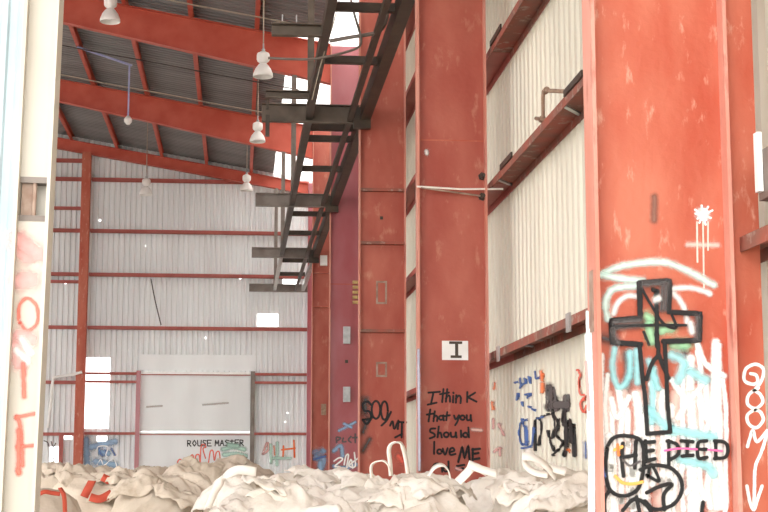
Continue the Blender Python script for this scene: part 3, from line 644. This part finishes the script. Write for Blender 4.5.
T.st('s_rose', 4, R2([(85, 290), (85, 340)]), R2([(115, 320), (145, 380)]), R2([(90, 480), (120, 460), (125, 500)])); T.st('p_red', 2.6, R2([(580, 0), (600, 30), (585, 70), (600, 140), (625, 150), (600, 200), (620, 250), (635, 210)])); T.st('s_blue', 5, R2([(628, 430), (630, 510)]))
T.done()
# --- gable wall
T = Tag(endmap, wf); G = SC(140, 425, 4.518)
FONT = {'R': [[(0, 1), (0, 0), (.8, .1), (.7, .5), (0, .5)], [(.2, .5), (.9, 1)]], 'O': [[(.5, 0), (0, .5), (.5, 1), (1, .5), (.5, 0)]], 'U': [[(0, 0), (.1, .9), (.5, 1), (.9, .9), (1, 0)]], 'S': [[(1, .1), (.3, 0), (.1, .3), (.8, .6), (.7, 1), (0, .95)]],
        'E': [[(1, 0), (0, 0), (0, 1), (1, 1)], [(0, .5), (.8, .5)]], 'M': [[(0, 1), (.1, 0), (.5, .7), (.9, 0), (1, 1)]], 'A': [[(0, 1), (.5, 0), (1, 1)], [(.2, .6), (.8, .6)]], 'T': [[(.5, 0), (.5, 1)], [(0, .2), (1, .2)]]}
x = 215
for ch in 'ROUSE MASTER':
    if ch == ' ': x += 12; continue
    for l in FONT[ch]: T.st('p_black', 1.25, G([(x+u*17, 70+v*26+(x-215)*-.012) for u, v in l]), raw=True, step=.5)
    x += 22.5
T.st('p_red', 1.5, G([(195, 165), (180, 155), (170, 170), (185, 180), (205, 160)]), G([(222, 190), (228, 145), (240, 138), (246, 190), (252, 140), (268, 138), (270, 188)]), G([(272, 190), (276, 100), (290, 88), (298, 100), (285, 108), (296, 150)]), G([(310, 170), (318, 120), (330, 118), (336, 160), (345, 125), (358, 122), (362, 160)]), step=.5)
T.st('s_pale_green', 6, G([(375, 110), (420, 100), (470, 110)]), G([(380, 135), (430, 130), (480, 140)]), G([(400, 90), (440, 95)])); T.st('p_grey', 1, G([(430, 150), (455, 142), (485, 148)]))
T.st('p_orange', 2, G([(640, 112), (700, 105)]), G([(695, 70), (698, 145)]), G([(648, 95), (646, 150)])); T.st('s_rose', 3, G([(555, 130), (575, 80), (580, 110), (560, 130)])); T.st('s_pale_green', 4, G([(590, 90), (592, 170)]), G([(620, 80), (618, 180)]), G([(600, 150), (680, 150)])); T.st('s_orange', 2, G([(605, 95), (608, 135)]))
L2 = SC(0, 420, 5.56)
T.st('s_sky', 9, L2([(480, 110), (485, 250)]), L2([(510, 150), (640, 120)]), L2([(530, 230), (640, 250)]), L2([(560, 180), (600, 185)])); T.st('s_blue', 3, L2([(550, 160), (570, 200), (585, 170)]), L2([(620, 160), (640, 195)])); T.st('p_white', 1.5, L2([(540, 200), (545, 150), (600, 150), (590, 200), (650, 200), (655, 150)]), L2([(540, 250), (560, 220), (580, 250), (630, 215), (650, 260)]))
T.st('p_grey', 1.3, L2([(245, 115), (265, 125), (270, 145)]), L2([(285, 120), (295, 150), (310, 130)]), L2([(290, 170), (315, 175)]), L2([(300, 190), (300, 230)]), L2([(285, 215), (318, 210)]))
T.st('s_rust', 2, [(147, 407), (162, 406)], [(203, 405), (228, 403)])
T.done()
# --- red marks on the cream column
def lmap(x, y, off):                        # undo the column's lean, which the parent adds again
    p = onY(x - LEAN*(256-y), y, yl-off); return p
inv_fix = lc.matrix_basis.copy(); lc.rotation_euler.y = 0; lc.location.x += LEAN*2.28
T = Tag(lmap, lc); K1 = SC(0, 150, 3.657); K2 = SC(0, 290, 3.657); K3 = SC(0, 420, 5.56)
T.st('s_rose', 24, K1([(70, 345), (95, 385)]), K1([(70, 480), (110, 475)])); T.st('s_rose', 20, K1([(55, 320), (140, 380)]))
T.st('s_red', 5, K2([(70, 120), (70, 60), (100, 30), (135, 60), (135, 120), (100, 150), (75, 120)])); T.st('s_rose', 20, K2([(70, 170), (110, 180)]), K2([(60, 210), (75, 270)])); T.st('s_white', 9, K2([(60, 220), (100, 260)]), K2([(80, 180), (110, 230)]))
T.st('s_red', 6.5, K2([(85, 270), (88, 390)]), K2([(60, 465), (75, 500), (82, 640)])); T.st('s_red', 5, K2([(60, 465), (135, 450)]), K3([(95, 150), (190, 140)])); T.st('s_red', 7, K3([(105, 60), (102, 290)]), K3([(100, 280), (108, 295)]))
T.done(); lc.rotation_euler.y = LEAN; lc.location.x -= LEAN*2.28
# ------------------------------------------------------------------ bulk bags
def ridged(p, f, seed):
    return 1 - 2*abs(noise.noise(Vector((p.x*f+seed*7.3, p.y*f-seed*3.1, p.z*f+seed))))
def crease(p, seed):
    """sharp cloth folds: warped ridged noise in several sizes"""
    w_ = Vector((noise.noise(p*3+Vector((seed, 0, 0))), noise.noise(p*3+Vector((0, seed, 5))), noise.noise(p*3+Vector((3, 0, seed)))))*.10
    a = .5 + .5*math.sin(seed*1.7); q = p + w_                      # folds run long one way and close together across it
    q = Vector(((q.x*math.cos(a) + q.z*math.sin(a))*.45, q.y*.8, (q.z*math.cos(a) - q.x*math.sin(a))*1.25))
    return .52*ridged(q, 2.8, seed) + .42*ridged(q, 6, seed+1) + .22*ridged(q, 11, seed+2) + .07*ridged(q, 24, seed+3)
def ribbon(pts, bw, mt, t, name='lifting_loop', side=None):
    """flat webbing following pts, width bw along 'side'"""
    pts = smooth_pts(pts, 6); mb = MB(); side = Vector(side or (0, 1, 0)).normalized()
    for i, p in enumerate(pts):
        d = (pts[min(i+1, len(pts)-1)] - pts[max(i-1, 0)]).normalized(); s_ = (side - d*side.dot(d)).normalized(); nn = d.cross(s_)
        for sg, th in ((-1, -1), (1, -1), (1, 1), (-1, 1)): mb.v.append(tuple(p + s_*(sg*bw/2) + nn*(th*.003)))
    for i in range(len(pts)-1):
        a = i*4
        for k in range(4): mb.f.append((a+k, a+(k+1) % 4, a+4+(k+1) % 4, a+4+k))
    n0 = (len(pts)-1)*4; mb.f += [(3, 2, 1, 0), (n0, n0+1, n0+2, n0+3)]
    return mb.build(name, mt, t, True)
def bag(px, py, Y, w, d, mt, label, seed, rz=None, n=52, crumple=1.0, flaps=5, neck=0, print_=None):
    c = onY(px, py, Y); h = c.z - .015; r = random.Random(seed); rz = r.uniform(-.12, .12) if rz is None else rz
    t = empty('bulk_bag', (c.x, Y, 0), label=label, cat='bag', group='heaped bulk bags')
    bm = bmesh.new(); bmesh.ops.create_cube(bm, size=2); bmesh.ops.subdivide_edges(bm, edges=bm.edges[:], cuts=n, use_grid_fill=True)
    cr, sr = math.cos(rz), math.sin(rz)
    for v in bm.verts:
        p = v.co; e = 4.5
        L = (abs(p.x)**e + abs(p.y)**e + abs(p.z)**e)**(1/e); q = p/L
        nrm = Vector((q.x**3, q.y**3, q.z**3)).normalized(); zz = (q.z+1)/2
        bulge = 1 + .06*math.sin(zz*math.pi) - .12*zz**4
        P = Vector((q.x*w/2*bulge, q.y*d/2*bulge, zz*h*.97)); k = max(0, zz-.6)/.4
        P += nrm*((.02 + .085*k)*crumple*(crease(Vector((P.x+c.x, P.y+Y, P.z)), seed)))
        P.z -= k*.07*(q.x*q.x+q.y*q.y)
        if neck: P.z += k*neck*math.exp(-((P.x+.10)**2+P.y**2)/.02)
        if zz < .02 or P.z < .004: P.z = .004
        v.co = Vector((P.x*cr-P.y*sr, P.x*sr+P.y*cr, P.z))
    zmax = max(v.co.z for v in bm.verts)
    tops = [(v.co.x, v.co.y, v.co.z*h/zmax) for v in bm.verts if v.co.z > h*.6]
    for v in bm.verts: v.co.z *= h/zmax
    for f in bm.faces: f.smooth = True
    me = bpy.data.meshes.new('bag_body'); bm.to_mesh(me); bm.free(); me.materials.append(M[mt])
    o = bpy.data.objects.new('bag_body', me); COL.objects.link(o); o.parent = t
    t_top = lambda x, y: max((z for a, b_, z in tops if abs(a-x) < .035 and abs(b_-y) < .035), default=h*.9)
    for k in range(flaps):                     # loose folds of cloth lying over the top
        fx, fy = r.uniform(-.34, .34)*w, r.uniform(-.46, .1)*d; fw, fd = r.uniform(.22, .42), r.uniform(.16, .30); fa = r.uniform(-1.2, 1.2); z0 = t_top(fx, fy) - .105; tx, ty = r.uniform(-.35, .35), r.uniform(.1, .5)
        b2 = bmesh.new(); bmesh.ops.create_grid(b2, x_segments=30, y_segments=22, size=1); sd = seed*13+k
        for v in b2.verts:
            x, y = v.co.x*fw/2, v.co.y*fd/2; q = Vector((x+sd, y, sd*.7)); ed = max(abs(v.co.x), abs(v.co.y)); ca, sa = math.cos(fa), math.sin(fa)
            x2, y2 = x*ca-y*sa + .05*noise.noise(q*6), x*sa+y*ca + .05*noise.noise(q*6+Vector((7, 0, 0)))
            v.co = Vector((fx+x2, fy+y2, z0 + .06*crease(q*1.3, sd) + .035*crease(q*3.1, sd+4) + .05*(1-ed**3) + tx*x2 + ty*y2))
        for f in b2.faces: f.smooth = True
        me = bpy.data.meshes.new('loose_flap'); b2.to_mesh(me); b2.free(); me.materials.append(M[mt]); fo = bpy.data.objects.new('loose_flap', me); COL.objects.link(fo); fo.parent = t
        sm = fo.modifiers.new('thickness', 'SOLIDIFY'); sm.thickness = .004
    return t
def strap(t, pxs, Y, bw, mt='strap_white', side=(0, 1, 0), name='lifting_loop'):
    return ribbon([onY(x, y, Y+dy) for x, y, dy in pxs], bw, mt, t, name, side)
b1 = bag(283, 475, 7.75, .80, .85, 'bag_white', 'white crumpled bulk bag in front of the purplish column, widest of the pale heap', 1, crumple=1.1, rz=.05, flaps=7)
b2 = bag(424, 470, 7.95, .48, .8, 'bag_white', 'white bulk bag with upright lifting loops below the handwritten column', 2, rz=-.03)
b3 = bag(540, 471, 7.8, .46, .8, 'bag_white', 'white bulk bag heaped against the cross-painted column, straps tangled on top', 3, rz=.03)
strap(b2, [(391, 476, 0), (390, 462, 0), (389, 450, 0), (392, 444, 0), (399, 443, .01), (403, 448, .02), (406, 460, .03), (408, 474, .03)], 7.8, .05, side=(.5, 1, 0))
strap(b2, [(372, 478, 0), (371, 468, 0), (374, 463, 0), (382, 461, 0), (388, 465, .02), (391, 474, .04)], 7.75, .05, side=(.3, 1, 0))
strap(b2, [(428, 476, 0), (434, 468, 0), (442, 465, .02), (448, 470, .04), (450, 478, .05)], 7.8, .05, side=(0, 1, .3))
strap(b2, [(458, 482, 0), (466, 474, 0), (474, 467, 0), (486, 472, .03)], 7.75, .05, side=(0, .6, 1)); strap(b2, [(468, 464, 0), (480, 469, 0), (497, 474, .02)], 7.7, .045, side=(0, .5, 1))
strap(b3, [(522, 456, 0), (532, 457, 0), (545, 465, .02), (556, 478, .05)], 7.6, .05, side=(0, .6, 1)); strap(b3, [(527, 450, .1), (538, 462, .08), (552, 468, .06), (566, 472, .04)], 7.6, .045, side=(.4, .6, 1))
strap(b3, [(524, 452, .1), (525, 464, .1), (534, 472, .08), (548, 475, .06)], 7.6, .04, side=(.4, .6, 1))
strap(b1, [(208, 508, -.05), (216, 490, -.05), (224, 478, -.03), (238, 470, .0), (256, 472, .05)], 7.34, .045, side=(.6, .4, .6))
b4 = bag(160, 465, 8.8, .50, .75, 'bag_beige', 'beige bulk bag with a gathered top beside the pale heap', 4, crumple=1.0, neck=.10, flaps=4)
b5 = bag(50, 485, 7.6, .40, .6, 'bag_tan', 'tan bulk bag with red piping beside the cream column', 5, crumple=.4, flaps=0, rz=0)
strap(b5, [(36, 496, 0), (44, 492, 0), (52, 493, .02), (60, 494, .02)], 7.32, .02, 'strap_red', name='piping', side=(0, .4, 1)); strap(b5, [(60, 488, 0), (64, 496, -.03), (65, 512, -.03)], 7.30, .02, 'strap_red', name='piping', side=(1, .4, 0))
b6 = bag(98, 468, 9.7, .62, .7, 'bag_beige', 'dusty beige bulk bag with red straps behind the bag with red piping', 6, crumple=1.1, flaps=6)
strap(b6, [(84, 497, 0), (88, 489, 0), (92, 481, .05)], 9.3, .05, 'strap_red', side=(1, .2, .3)); strap(b6, [(90, 497, 0), (100, 499, 0), (112, 493, .03)], 9.3, .05, 'strap_red', side=(0, .4, 1)); strap(b6, [(102, 477, .1), (110, 481, .1)], 9.3, .05, 'strap_red', side=(0, .4, 1))
b7 = bag(58, 463, 11.4, .52, .8, 'bag_beige', 'crumpled beige bulk bag below the gable post', 7, crumple=1.3)
b8 = bag(152, 467, 11.4, .52, .8, 'bag_tan', 'tan bulk bag below the daylight gap in the gable wall', 8, crumple=1.2)
b9 = bag(238, 456, 12.8, .80, .8, 'bag_tan', 'tan bulk bag behind the pale heap below the sheeted doorway', 9, crumple=1.2)
b10 = bag(196, 464, 10.4, .52, .8, 'bag_beige', 'low beige bulk bag between the gathered one and the doorway', 10, crumple=1.1)
b11 = bag(358, 474, 9.4, .66, .8, 'bag_white', 'pale bulk bag behind the loops, below the column with stiffeners', 11)
b12 = bag(496, 472, 9.4, .66, .8, 'bag_white', 'pale bulk bag under the last line of the handwriting', 12)
b13 = bag(300, 468, 10.9, .66, .8, 'bag_white', 'pale bulk bag in the second row before the narrow far columns', 13)
